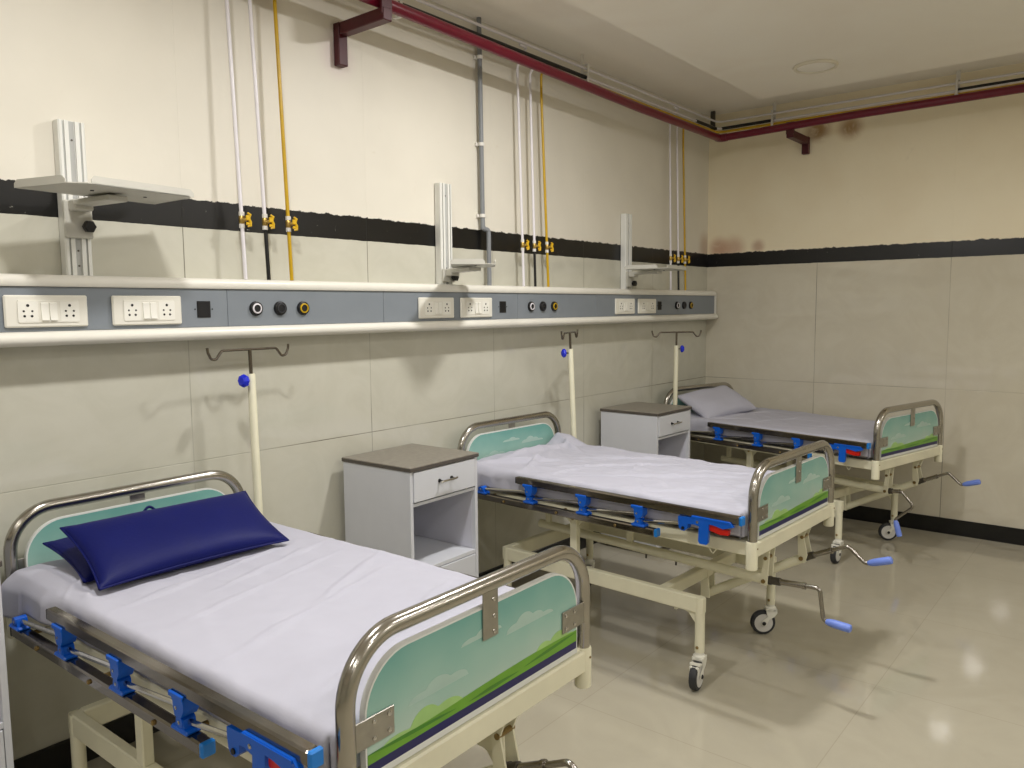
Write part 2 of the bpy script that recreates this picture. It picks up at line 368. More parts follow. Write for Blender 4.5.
def end_board(name, root, l, out):
    """headboard (out=-1) / footboard (out=+1); out points away from the mattress"""
    P = lambda x, z, d=0: bedpoint(x, l + out * d, z)
    tr = .0172; cx = W2 - tr
    mb = MB()
    mb.tube(fillet([P(-cx, .55), P(-cx, HT - tr), P(cx, HT - tr), P(cx, .55)], .115, 12), tr, 'stainless', 18)
    board = mb.build(name, root)
    # print panel: rounded upper corners
    def outline(hw, z0, z1, r, n=10):
        pts = [(-hw, z0), (hw, z0)]
        for k in range(n + 1): a = pi / 2 * k / n; pts.append((hw - r + r * cos(a), z1 - r + r * sin(a)))
        for k in range(n + 1): a = pi / 2 + pi / 2 * k / n; pts.append((-hw + r + r * cos(a), z1 - r + r * sin(a)))
        return pts
    hw, z0, z1, rr = .327, .609, .826, .105
    fn = lambda u, v, d: P(u, v, d)
    pn = MB(); pn.prism(outline(hw, z0, z1, rr), fn, -.007, .007, 'print_edge'); panel = pn.build('picture_panel', board)
    for sd in (1, -1):
        d0 = .007 * sd
        lay = lambda poly, k, m: pr.prism(poly, fn, d0, d0 + sd * .0003 * k, m)
        pr = MB()
        e = .004
        lay(outline(hw - e, .640, z1 - e, rr - e), 1, 'print_sky')
        lay([(-hw + e, .622), (hw - e, .622), (hw - e, .641), (-hw + e, .641)], 1, 'print_navy')
        def puff(cx_, cz, spec, k, m, base=None):
            # soft-topped silhouette: union of arcs above a base line
            xs = [i / 40 for i in range(41)]
            x0, x1 = min(a - r for a, h, r in spec), max(a + r for a, h, r in spec); up = []
            for t in xs:
                x = x0 + (x1 - x0) * t; h = 0
                for a, hh, r in spec:
                    q = 1 - ((x - a) / r) ** 2
                    if q > 0: h = max(h, hh * math.sqrt(q))
                up.append((cx_ + x, cz + h))
            lay([(cx_ + x0, cz)] + up + [(cx_ + x1, cz)], k, m)
        # pale clouds
        puff(.12, .742, [(-.03, .016, .03), (.005, .03, .035), (.045, .02, .03), (.08, .010, .03)], 2, 'print_cloud')
        puff(-.13, .705, [(-.06, .014, .035), (-.015, .028, .04), (.035, .018, .035)], 2, 'print_cloud')
        puff(-.02, .765, [(-.03, .010, .03), (.01, .018, .03), (.04, .010, .025)], 2, 'print_cloud')
        # bushes
        puff(-.18, .644, [(-.07, .022, .05), (0, .044, .045), (.06, .034, .05), (.12, .016, .05)], 3, 'print_bush')
        puff(.20, .644, [(-.06, .020, .05), (-.005, .038, .04), (.05, .044, .045), (.095, .026, .028)], 3, 'print_bush')
        puff(.03, .644, [(-.05, .016, .05), (.03, .022, .06)], 3, 'print_bush')
        # meadow: wavy light band over a darker one
        N = 24
        wav = lambda u, a, b, ph: a + b * sin(u * 7 + ph)
        top = [(-hw + e + (2 * hw - 2 * e) * i / N, wav(-hw + 2 * hw * i / N, .663, .006, .4)) for i in range(N + 1)]
        lay([(-hw + e, .640)] + top + [(hw - e, .640)], 4, 'print_grass')
        for (u0, u1, h0, h1) in ((-hw + e, -.10, .658, .650), (.12, hw - e, .652, .662), (-.06, .1, .648, .650)):
            up = [(u0 + (u1 - u0) * i / 12, h0 + (h1 - h0) * i / 12 + .004 * sin(pi * i / 12)) for i in range(13)]
            dn = [(u, v - .007 * sin(pi * i / 12) - .0005) for i, (u, v) in enumerate(up)][::-1]
            lay(up + dn, 5, 'print_grass_dark')
        pr.build('printed_picture', panel, 20)
    # stainless fixing plates on the outer side + bolts
    for sx in (-1, 1):
        k = MB(); a, b_ = sx * (W2 - .008), sx * .262
        k.span(P(a, .675, .0085) , P(b_, .727, .0115), 'brushed_plate', .0012)
        for bx in (.275, .310):
            for bz in (.686, .716): k.lathe([(0, .0045), (.002, .0045), (.003, .002), (.003, 0)], P(sx * bx, bz, .0112), (0, -out, 0), 'chrome', 10)
        k.build('corner_bracket', board)
    k = MB(); k.span(P(-.018, .757, .0085), P(.030, .862, .0118), 'brushed_plate', .0012)
    for bz in (.768, .80, .835):
        k.lathe([(0, .0045), (.002, .0045), (.003, .002), (.003, 0)], P(.016, bz, .0115), (0, -out, 0), 'chrome', 10)
    k.build('centre_bracket', board)
    # cream cross beam and the two post sleeves
    k = MB(); k.span(P(-.352, .553, -.016), P(.352, .606, .016), 'cream_paint', .004)
    for sx in (-1, 1):
        k.tube([P(sx * cx, PB + .003), P(sx * cx, PB + .006), P(sx * cx, .606), P(sx * cx, .611)], [.0175, .0205, .0205, .0185], 'cream_paint', 20)
        k.lathe([(0, .003), (.002, .003), (.0025, 0)], P(sx * cx, .588, .0202), (0, -out, 0), 'bolt', 8)
    k.build('end_beam', board)
    return board

def caster(root, x, l, ztop, yaw, pedal=True):
    """swivel caster; yaw = heading of the trailing wheel"""
    R = Matrix.Rotation(yaw, 3, 'Z'); O = bedpoint(x, l, 0)
    T = lambda p: O + R @ Vector(p)
    off = -.032; r = .053
    mb = MB()
    mb.cyl(T((0, 0, ztop + .012)), T((0, 0, ztop + .002)), .017, 'caster_white', 16)
    mb.lathe([(0, .021), (.008, .024), (.018, .024), (.022, .018)], T((0, 0, ztop - .02)), (0, 0, 1), 'caster_white', 18)
    # fork cheeks
    side = [(.023, ztop - .004), (.024, ztop - .022), (.012, ztop - .040), (-.010, .070), (off + .011, .046), (off + .006, .042), (off - .006, .042), (off - .011, .048), (off - .008, .062), (-.016, .082), (-.022, ztop - .022), (-.023, ztop - .004)]
    for s_ in (-1, 1):
        mb.prism(side, lambda u, v, d: T((u, d, v)), s_ * .0175, s_ * .0215, 'caster_white')
        mb.lathe([(0, .0085), (.003, .0085), (.005, .005), (.005, 0)], T((off, s_ * .0213, r)), R @ Vector((0, s_, 0)), 'black_plastic', 12)
    mb.box(T((0, 0, ztop - .012)), (.044, .043, .014), 'caster_white', .004, R)
    fork = mb; mb.cyl(T((off, -.021, r)), T((off, .021, r)), .006, 'steel_dark', 10)
    o = mb.build('caster', root)
    w = MB()
    ax = R @ Vector((0, 1, 0))
    w.lathe([(-.013, .036), (-.0150, .043), (-.0130, .050), (-.006, r), (.006, r), (.0130, .050), (.0150, .043), (.013, .036)], T((off, 0, r)), ax, 'rubber', 32)
    w.lathe([(-.0155, .010), (-.0145, .026), (-.0158, .0395), (.0158, .0395), (.0145, .026), (.0155, .010)], T((off, 0, r)), ax, 'wheel_grey', 28)
    w.build('wheel', o)
    if pedal:
        p = MB(); p.box(T((-.040, 0, ztop - .022)), (.030, .040, .012), 'caster_white', .003, R @ Matrix.Rotation(.3, 3, 'Y'))
        p.box(T((-.056, 0, ztop - .042)), (.012, .036, .036), 'caster_white', .003, R @ Matrix.Rotation(-.15, 3, 'Y'))
        p.build('brake_pedal', o)
    return o

def side_rail(root, s_, dl=0., dz=0.):
    """folded collapsible rail at x = s_ * .415"""
    X = s_ * .416; P = lambda l, z, d=0: bedpoint(X + s_ * d, l + dl, z + dz)
    mb = MB(); mb.span(P(.398, .676, -.013), P(1.416, .706, .013), 'rail_steel', .004)
    top = mb.build('side_rail', root)
    mb = MB(); mb.span(P(.398 - .004, .6775, -.012), P(.399, .7045, .012), 'black_plastic', .002); mb.build('end_cap', top)
    mb = MB(); mb.span(P(1.415, .675, -.0140), P(1.427, .707, .0140), 'cap_blue', .003); mb.build('end_cap', top)
    mb = MB(); mb.span(P(.165, .575, -.014), P(1.082, .603, .014), 'rail_steel', .004)
    mb.span(P(.2, .582, -.022), P(1.05, .594, -.013), 'steel_dark', .001)
    for l in (.22, .62, 1.0):
        mb.cyl(bedpoint(s_ * .364, l + dl, .589 + dz), P(l, .589, 0), .006, 'bolt', 8)
    for l in (.33, .62, .91): mb.lathe([(0, .006), (.004, .006), (.006, .003), (.006, 0)], P(l, .588, .0135), (s_, 0, 0), 'bolt', 8)
    low = mb.build('lower_rail', top)
    mb = MB(); mb.span(P(1.081, .574, -.0150), P(1.094, .604, .0150), 'cap_blue', .003); mb.build('end_cap', top)
    mb = MB(); mb.span(P(.160, .5755, -.0145), P(.166, .6025, .0145), 'black_plastic', .002); mb.build('end_cap', top)
    nodes = [.192, .470, .750, 1.012]
    lowz, topz = .624, .652
    for i, l in enumerate(nodes):
        k = MB()
        k.span(P(l - .030, .601, -.018), P(l + .030, .6115, .018), 'blue_plastic', .004)
        k.prism([(l - .017, .611), (l + .017, .611), (l + .013, .630), (l - .013, .630)], lambda u, v, d: P(u, v, d), -.013, .013, 'blue_plastic')
        k.cyl(P(l, .622, -.0145), P(l, .622, .0145), .012, 'blue_plastic', 14)
        k.lathe([(0, .004), (.001, .004), (.002, 0)], P(l, .622, .0146), (s_, 0, 0), 'chrome', 8)
        k.build('lower_pivot', top)
        if i > 0:
            k = MB()
            k.prism([(l - .028, .677), (l + .022, .677), (l + .022, .650), (l + .013, .636), (l - .010, .634), (l - .015, .648), (l - .016, .664)], lambda u, v, d: P(u, v, d), -.017, .017, 'blue_plastic')
            k.span(P(l - .030, .670, .012), P(l + .022, .682, .019), 'blue_plastic', .002)
            k.cyl(P(l, .646, -.0155), P(l, .646, .0155), .011, 'blue_plastic', 14)
            k.lathe([(0, .004), (.001, .004), (.002, 0)], P(l - .004, .652, .0171), (s_, 0, 0), 'chrome', 8)
            k.build('upper_pivot', top)
    ends = nodes[1:] + [1.215]
    for i, l in enumerate(nodes):
        k = MB(); a, b = P(l + .012, .622), P(ends[i] - .014, .646)
        k.bar(a, b, .010, .013, 'chrome', bev=.004); k.build('tie_bar', top)
    # locking catch at the foot end
    k = MB(); fn = lambda u, v, d: P(u, v, d)
    k.prism([(1.183, .672), (1.255, .676), (1.255, .652), (1.222, .650), (1.219, .632), (1.208, .622), (1.194, .622), (1.186, .632), (1.183, .652)], fn, -.013, .015, 'blue_plastic')
    k.prism([(1.240, .684), (1.385, .684), (1.398, .668), (1.360, .656), (1.330, .662), (1.306, .664), (1.303, .596), (1.297, .588), (1.272, .588), (1.266, .596), (1.268, .650), (1.248, .654)], fn, .006, .0195, 'blue_plastic')
    k.prism([(1.240, .677), (1.385, .677), (1.385, .683), (1.240, .683)], fn, -.014, .022, 'blue_plastic')
    k.lathe([(0, .005), (.001, .005), (.002, 0)], P(1.262, .664, .0196), (s_, 0, 0), 'chrome', 10)
    k.lathe([(0, .006), (.003, .006), (.003, 0)], P(1.203, .632, .0151), (s_, 0, 0), 'black_plastic', 10)
    latch = k.build('rail_catch', top)
    k = MB(); k.prism([(1.304, .661), (1.318, .664), (1.352, .655), (1.378, .652), (1.376, .634), (1.345, .632), (1.306, .640)], fn, -.004, .012, 'red_plastic'); k.build('release_lever', latch)
    return top

def make_bed():
    root = empty('hospital_bed', (0, 0, 0))
    end_board('headboard', root, 0, -1)
    end_board('footboard', root, L, 1)
    # lying frame
    f = MB()
    for s_ in (-1, 1): f.span(bedpoint(s_ * .335, .017, .555), bedpoint(s_ * .363, L - .017, .603), 'cream_paint', .003)
    for l in (.35, .62, .80, 1.1): f.span(bedpoint(-.335, l - .015, .560), bedpoint(.335, l + .015, .590), 'cream_paint', .002)
    for i in range(6):
        a = .03 + i * .2295; f.span(bedpoint(-.336, a, .594), bedpoint(.336, a + .220, .599), 'cream_paint', .001)
    for l, sx in ((1.28, -1), (1.28, 1)):   # small wire hooks under the frame
        pts = [bedpoint(sx * .352, l - .014 + .028 * k / 8, .556 - .020 * sin(pi * k / 8)) for k in range(9)]; f.tube(pts, .0025, 'cream_paint', 8)
    f.build('lying_frame', root)
    # base
    b = MB()
    for s_ in (-1, 1): b.span(bedpoint(s_ * .330, .225, .284), bedpoint(s_ * .300, 1.232, .345), 'cream_paint', .004)
    b.span(bedpoint(-.300, .225, .284), bedpoint(.300, .255, .345), 'cream_paint', .004)
    b.span(bedpoint(-.300, 1.020, .290), bedpoint(.300, 1.060, .338), 'cream_paint', .004)
    b.span(bedpoint(-.215, 1.045, .225), bedpoint(-.191, 1.058, .295), 'cream_paint', .002)
    for s_ in (-1, 1):   # gussets under the rails beside the front legs
        b.prism([(1.205, .290), (1.205, .225), (1.196, .245), (1.170, .276), (1.130, .290)], lambda u, v, d: bedpoint(s_ * d, u, v), .309, .321, 'cream_paint')
    b.build('base_frame', root)
    for s_ in (-1, 1):
        for l in (.245, 1.214):
            k = MB(); k.cyl(bedpoint(s_ * .315, l, .135), bedpoint(s_ * .315, l, .344), .0185, 'cream_paint', 18)
            k.lathe([(0, .006), (.003, .006), (.005, .003), (.005, 0)], bedpoint(s_ * .315 - .018, l, .155), (-1, 0, 0), 'bolt', 8); k.build('leg', root)
    caster(root, -.315, 1.214, .122, radians(10))
    caster(root, .315, 1.214, .122, radians(-50), False)
    caster(root, -.315, .245, .122, radians(150))
    caster(root, .315, .245, .122, radians(25))
    # lift struts in the middle and the inclined front strut
    for s_ in (-1, 1):
        k = MB(); k.span(bedpoint(s_ * .305, .615, .344), bedpoint(s_ * .333, .650, .556), 'cream_paint', .003)
        k.prism([(.650, .556), (.690, .556), (.650, .515)], lambda u, v, d: bedpoint(s_ * d, u, v), .315, .322, 'cream_paint')
        k.prism([(.615, .556), (.575, .556), (.615, .515)], lambda u, v, d: bedpoint(s_ * d, u, v), .315, .322, 'cream_paint')
        k.lathe([(0, .007), (.004, .007), (.006, .003), (.006, 0)], bedpoint(s_ * .332, .632, .545), (s_, 0, 0), 'bolt', 8)
        k.build('lift_strut', root)
    # horizontal crank housing with its hangers
    k = MB(); x = -.158
    k.cyl(bedpoint(x, .31, .432), bedpoint(x, 1.405, .412), .019, 'cream_paint', 18)
    k.prism([(1.394, .556), (1.422, .556), (1.416, .470), (1.412, .398), (1.388, .398), (1.388, .430), (1.396, .480)], lambda u, v, d: bedpoint(x + d, u, v), -.025, -.0195, 'cream_paint')
    k.prism([(1.394, .556), (1.422, .556), (1.416, .470), (1.412, .398), (1.388, .398), (1.388, .430), (1.396, .480)], lambda u, v, d: bedpoint(x + d, u, v), .0195, .025, 'cream_paint')
    k.cyl(bedpoint(x - .029, 1.398, .412), bedpoint(x + .029, 1.398, .412), .008, 'bolt', 10)
    k.cyl(bedpoint(x - .029, 1.405, .500), bedpoint(x + .029, 1.405, .500), .007, 'bolt', 10)
    for l in (.36, .80): k.span(bedpoint(x - .008, l - .015, .43), bedpoint(x + .008, l + .015, .562), 'cream_paint', .002)
    for l in (.88, 1.02): k.cyl(bedpoint(x, l, .42), bedpoint(x, l, .385), .004, 'steel_dark', 8)
    k.build('crank_housing', root)
    side_rail(root, -1); side_rail(root, 1, -.105, -.024)
    return root

def crank(root, x, pts, h0, h1):
    """chrome crank: pts (l,z) path, grip from h0 to h1"""
    P = lambda q: bedpoint(x + (q[2] if len(q) > 2 else 0), q[0], q[1])
    k = MB(); path = fillet([P(q) for q in pts], .018, 6)
    k.tube(path, .0076, 'crank_steel', 12)
    a, b = P(pts[0]), P(pts[1]); k.tube([a, a + (b - a) * .12, a + (b - a) * .12, a + (b - a) * .78, a + (b - a) * .78, a + (b - a) * .86], [.014, .014, .0108, .0108, .0128, .0128], 'crank_steel', 14)
    k.tube([a - (b - a) * .02, a + (b - a) * .05, a + (b - a) * .05, a + (b - a) * .26], [.0165, .0165, .0145, .0145], 'steel_dark', 14)
    c = k.build('crank', root)
    a, b = P(h0), P(h1); d = b - a
    MB().tube([a - d * .04, a, a + d * .12, a + d * .3, a + d * .85, a + d * .97, a + d], [.006, .009, .0125, .0145, .0150, .0135, .009], 'lavender_grip', 16).build('grip', c)

def inclined_housing(root, x):
    k = MB(); xb = x - .13
    a, b_ = bedpoint(x, 1.404, .412), bedpoint(xb, 1.045, .215)
    k.cyl(b_, a, .019, 'cream_paint', 18)
    for d0, d1 in ((-.025, -.0195), (.0195, .025)):
        k.prism([(1.392, .556), (1.428, .556), (1.408, .500), (1.424, .430), (1.416, .397), (1.388, .397), (1.388, .430), (1.384, .500)], lambda u, v, d: bedpoint(x + d, u, v), d0, d1, 'cream_paint')
    k.cyl(bedpoint(x - .029, 1.400, .412), bedpoint(x + .029, 1.400, .412), .009, 'bolt', 10); k.cyl(bedpoint(x - .029, 1.402, .500), bedpoint(x + .029, 1.402, .500), .007, 'bolt', 10)
    k.prism([(1.03, .34), (1.06, .34), (1.07, .205), (1.03, .205)], lambda u, v, d: bedpoint(xb + d, u, v), -.028, -.022, 'cream_paint')
    k.prism([(1.03, .34), (1.06, .34), (1.07, .205), (1.03, .205)], lambda u, v, d: bedpoint(xb + d, u, v), .022, .028, 'cream_paint')
    k.build('crank_housing', root)

def iv_socket(root, sx, l):
    k = MB(); x = sx * .418
    k.tube([bedpoint(x, l, .46), bedpoint(x, l, .463), bedpoint(x, l, .54)], [.016, .0205, .0205], 'cream_paint', 16)
    k.span(bedpoint(sx * .362, l - .012, .556), bedpoint(x, l + .012, .572), 'cream_paint', .002)
    k.span(bedpoint(sx * .362, l - .012, .49), bedpoint(sx * .405, l + .012, .572), 'cream_paint', .002)
    k.build('drip_stand_socket', root)

BEDS = [((1.142, -.106), .014), ((3.017, -.107), -.047), ((5.030, -.151), -.224)]
BL = ['cream hospital bed nearest the camera, the one with navy blue pillows',
      'cream hospital bed in the middle, rumpled white sheet and no pillow',
      'cream hospital bed farthest away in the corner, with a white pillow']
proto = make_bed(); beds = [proto, dup(proto), dup(proto)]
for o, (p, th), lab in zip(beds, BEDS, BL):
    o.location = (p[0], p[1], 0); o.rotation_euler = (0, 0, th); tag(o, lab, 'hospital bed', 'hospital beds along the tiled wall')
for i, o in enumerate(beds):
    if i < 2: crank(o, -.158, [(1.412, .4125), (1.568, .423), (1.596, .424), (1.612, .311), (1.640, .310)], (1.622, .3105), (1.708, .306))
    else: crank(o, -.158, [(1.412, .4125), (1.478, .420), (1.545, .352), (1.448, .262), (1.455, .240)], (1.450, .256), (1.476, .172))
    xi = (.100, .190, .178)[i]; inclined_housing(o, xi)
    crank(o, xi, [(1.412, .416), (1.529, .471), (1.572, .492), (1.640, .436), (1.668, .446)], (1.650, .440), (1.734, .470))
    iv_socket(o, -1 if i == 2 else 1, (.03, .075, .125)[i])

def W(i, x, l, z=0):
    (cx, cy), th = BEDS[i]; y = -l
    return Vector((cx + cos(th) * x - sin(th) * y, cy + sin(th) * x + cos(th) * y, z))

# ------------------------------------------------------------------ mattresses with their sheets
def smooth(t): t = max(0, min(1, t)); return t * t * (3 - 2 * t)
def mattress(i, seed, label, folds, lumps, flare, wr):
    rnd = random.Random(seed); (cx, cy), th = BEDS[i]
    root = MB(); root.span(bedpoint(-.345, .045, .6045), bedpoint(.345, 1.395, .690), 'mattress_ticking', .02)
    o = root.build('mattress'); o.location = (cx, cy, 0); o.rotation_euler = (0, 0, th); tag(o, label, 'mattress', 'sheeted mattresses on the beds')
    hw, l0, l1, zt, r = .380, .026, 1.408, .709, .021
    drop_s, drop_e = .062, .066
    def arc(s, half, drop):
        # s: signed arc length from the middle -> (offset, drop below top)
        a = abs(s); flat = half - r
        if a <= flat: return s, 0.
        a -= flat
        if a <= r * pi / 2:
            t = a / r; off = flat + r * sin(t); dz = r * (1 - cos(t))
        else: off = half; dz = r + (a - r * pi / 2)
        return math.copysign(off, s), dz
    Lc = (l0 + l1) / 2; hl = (l1 - l0) / 2
    nu, nv = 130, 250
    su = hw - r + r * pi / 2 + drop_s; sv = hl - r + r * pi / 2 + drop_e
    rid = []
    for (x0, a0, x1, a1, h, w) in folds: rid.append((Vector((x0, a0)), Vector((x1, a1)), h, w))
    vs = []; fs = []
    for jv in range(nv + 1):
        for ju in range(nu + 1):
            s = -su + 2 * su * ju / nu; t = -sv + 2 * sv * jv / nv
            x, dx = arc(s, hw, drop_s); l, dl = arc(t, hl, drop_e); l += Lc
            dz = max(dx, dl) + .25 * min(dx, dl); z = zt - min(dz, .098)
            if dx > 0 and dl > 0:      # round the vertical corners
                k = min(dx, dl, r) / r; x -= math.copysign(.018 * k, x); l -= math.copysign(.018 * k, t)
            topness = 1 - smooth(dz / .03)
            p = Vector((x * 3.2, l * 2.0, seed))
            h = .0035 * noise.noise(p * 1.3) + .0016 * noise.noise(Vector((x * 16 + 9, l * 8, seed)))
            for kx, ky, fq in ((.8, .6, 9), (-.5, .86, 7), (.97, -.25, 12)):
                h += wr * (1 - abs(noise.noise(Vector(((x * kx + l * ky) * fq, (-x * ky + l * kx) * 2.2, seed + fq))) * 2.2)) ** 3 if True else 0
            for a, b, hh, w in rid:
                q = Vector((s, l if dl == 0 else t + Lc)); d = b - a; u = (q - a).dot(d) / d.length_squared
                if -.15 < u < 1.15:
                    e = (q - a - d * u).length + .012 * noise.noise(Vector((u * 4, a.x * 9, seed)))
                    env = max(0, sin(pi * (u + .15) / 1.3)); h += 1.45 * hh * env * math.exp(-(e / (w * .85)) ** 2)
            for (lx_, ll_, rx, rl, hh) in lumps:
                q = 1 - ((x - lx_) / rx) ** 2 - ((l - ll_) / rl) ** 2
                if q > 0: h += hh * q * q * (1 if True else 0)
            z += h * (topness + .15)
            fl = smooth((.42 - l) / .30) * smooth(dx / .035) * flare if x < 0 else 0
            x -= fl * (.022 + .006 * noise.noise(Vector((l * 13, z * 6, seed + 2))))
            if dx > r * .6:
                wv = .007 * noise.noise(Vector((l * 7, z * 9, seed + 5))) + .005 * noise.noise(Vector((l * 16, z * 4, seed + 7)))
                lim = .006 if x < 0 else .008
                x += math.copysign(max(-.012, min(lim, wv)) * min(1, dx / .05), x)
            z = max(z, .607 + .004 * noise.noise(Vector((x * 6, l * 6, seed))) + .004) if dz > .05 else z
            if fl > .6 and dz > .05 and x < -.388: z -= .028 * smooth((.17 - l) / .06) * smooth((dz - .05) / .03)
            if l > .145: x = max(x, -.3955)
            x = min(x, .3955)
            vs.append((x, -l, z))
    for jv in range(nv):
        for ju in range(nu):
            a = jv * (nu + 1) + ju; fs.append((a, a + 1, a + nu + 2, a + nu + 1))
    m = MB(); m.add(vs, fs, 'sheet_white'); sh = m.build('bed_sheet', o, 80)
    so = sh.modifiers.new('thick', 'SOLIDIFY'); so.thickness = .0015; so.offset = -1
    return o

f1 = [(-.3, .55, .2, .45, .004, .012), (-.25, .75, .3, .62, .004, .010), (-.3, 1.0, .25, .85, .004, .012), (-.1, 1.2, .32, 1.05, .003, .010), (-.34, .42, -.2, .30, .005, .012), (-.3, 1.28, .1, 1.18, .003, .01),
      (-.34, .12, -.34, .5, .006, .02), (-.1, .62, .34, .50, .004, .01), (0, .9, .34, .74, .004, .01), (-.2, .22, -.37, .36, .007, .014)]
f2 = [(-.36, .10, -.05, .34, .014, .022), (-.30, .34, .05, .20, .010, .016), (-.2, .12, .3, .16, .012, .02), (-.15, .45, .25, .85, .006, .012), (-.25, .60, .15, 1.15, .006, .012), (.05, .35, .33, .75, .006, .011),
      (-.33, .95, -.05, 1.3, .005, .012), (.1, .9, .3, 1.3, .004, .01), (-.3, .5, -.1, .52, .006, .012), (.30, .03, .2, .25, .016, .02), (-.1, .75, .1, .68, .004, .010)]
f3 = [(-.3, .35, .3, .42, .006, .012), (-.25, .6, .2, .7, .004, .01), (-.1, .95, .3, 1.1, .004, .01), (-.35, .3, -.15, .5, .006, .014)]
mattress(0, 3.3, 'smooth white-sheeted mattress under the navy blue pillows', f1, [(-.30, .16, .18, .2, .012)], 1, .0012)
mattress(1, 7.1, 'rumpled white-sheeted mattress without a pillow on the middle bed', f2, [(.33, .06, .14, .14, .040), (0, .12, .4, .2, .014)], .8, .0030)
mattress(2, 11.7, 'white-sheeted mattress on the far bed in the corner', f3, [(.1, .4, .3, .1, .008)], .4, .0020)

# ------------------------------------------------------------------ pillows
def pillow(name, mt, loc, size, rot, label, cat, group=None, seed=1, wr=.003, piping=True):
    hx, hy, t = size[0] / 2, size[1] / 2, size[2] / 2; n = 44; m = n * 2 // 3; vs = []; fs = []
    for sd in (1, -1):
        for j in range(m + 1):
            for i in range(n + 1):
                u, v = -1 + 2 * i / n, -1 + 2 * j / m
                px = hx * (u * (1 - .05 * (1 - v * v) * abs(u) ** 3)); py = hy * (v * (1 - .09 * (1 - u * u) * abs(v) ** 3))
                h = t * ((1 - abs(u) ** 2.6) * (1 - abs(v) ** 2.4)) ** .48 if abs(u) < 1 and abs(v) < 1 else 0
                h += wr * noise.noise(Vector((px * 9, py * 9, seed + sd))) * min(1, h / .02)
                vs.append((px, py, sd * h + (.0012 * sd)))
    st = (n + 1) * (m + 1)
    for k, sd in enumerate((1, -1)):
        for j in range(m):
            for i in range(n):
                a = k * st + j * (n + 1) + i; f = (a, a + 1, a + n + 2, a + n + 1); fs.append(f if sd > 0 else f[::-1])
    ring = [i for i in range(n + 1)] + [j * (n + 1) + n for j in range(1, m + 1)] + [m * (n + 1) + i for i in range(n - 1, -1, -1)] + [j * (n + 1) for j in range(m - 1, 0, -1)]
    for a, b in zip(ring, ring[1:] + ring[:1]): fs.append((a, b, st + b, st + a))
    o = MB().add(vs, fs, mt).build(name, None, 60)
    o.location = loc; o.rotation_mode = 'XYZ'; o.rotation_euler = rot
    tag(o, label, cat, group)
    if piping:
        pts = [Vector(vs[a]) * .5 + Vector(vs[st + a]) * .5 for a in ring]; pts.append(pts[0])
        MB().tube(pts, .0032, mt, 8, False).build('piping', o)
    return o
PG = 'navy pillows on the nearest bed'
pl = W(0, -.040, .210, .752)
pillow('pillow', 'pillow_blue', pl, (.535, .262, .066), (radians(12), 0, BEDS[0][1] - .02), 'navy blue pillow lying underneath the other on the nearest bed', 'pillow', PG, 4)
pu = W(0, -.040, .332, .7875)
p2 = pillow('pillow', 'pillow_blue', pu, (.545, .262, .078), (radians(26), 0, BEDS[0][1] - .045), 'navy blue pillow on top, propped on another on the nearest bed', 'pillow', PG, 9)
lp = MB(); lp.tube([Vector((-.055 + .035 * k / 10, .124 + .007 * sin(pi * k / 10), .002 + .012 * sin(pi * k / 10))) for k in range(11)], .004, 'pillow_blue', 8); lp.build('loop', p2)
pillow('pillow', 'sheet_white', W(2, -.060, .185, .780), (.50, .30, .11), (radians(27), radians(-4), BEDS[2][1] - .05), 'plain white pillow leaning on the far headboard in the corner', 'pillow', None, 14, .012, False)

# ------------------------------------------------------------------ drip poles in the bed sockets
def drip_pole(i, sx, l, ztop, bar_ang, knob_dir, lean, label):
    b = W(i, sx * .418, l, .5405); r = empty('drip_pole', b); tag(r, label, 'IV pole', 'drip poles at the bed heads')
    top = Vector((lean[0], lean[1], ztop - .5405)); up = top.normalized()
    k = MB(); k.tube([(0, 0, 0), up * (top.length - .004), up * top.length], [.0140, .0140, .012], 'cream_paint', 16); k.build('pole', r)
    k = MB(); rodtop = top + up * .085; k.tube([top - up * .05, rodtop], .0062, 'hook_steel', 12)
    d = Vector((cos(bar_ang), sin(bar_ang), 0))
    for s_ in (-1, 1):
        pts = [rodtop, rodtop + d * s_ * .108, rodtop + d * s_ * .118 + Vector((0, 0, -.012)), rodtop + d * s_ * .132 + Vector((0, 0, -.030)), rodtop + d * s_ * .150 + Vector((0, 0, -.026)), rodtop + d * s_ * .160 + Vector((0, 0, -.004)), rodtop + d * s_ * .162 + Vector((0, 0, .012))]
        k.tube(fillet(pts, .012, 4), .0046, 'hook_steel', 10)
    k.build('hook', r)
    kd = Vector((cos(knob_dir), sin(knob_dir), 0)); ko = top + up * -.022
    k = MB(); k.cyl(ko, ko + kd * .034, .005, 'steel_dark', 10)
    k.lathe([(.026, .012), (.030, .021), (.036, .0235), (.044, .0215), (.050, .013), (.051, 0)], ko, kd, 'knob_blue', 8); k.build('clamp_knob', r, 20)
    return r
drip_pole(0, 1, .03, 1.203, radians(2), radians(195), (-.012, 0), 'cream drip pole rising at the head of the nearest bed')
drip_pole(1, 1, .075, 1.207, radians(20), radians(145), (-.045, 0), 'cream drip pole at the head of the middle bed')
drip_pole(2, -1, .125, 1.172, radians(-45), radians(-50), (.012, 0), 'cream drip pole between the far cabinet and the far bed')

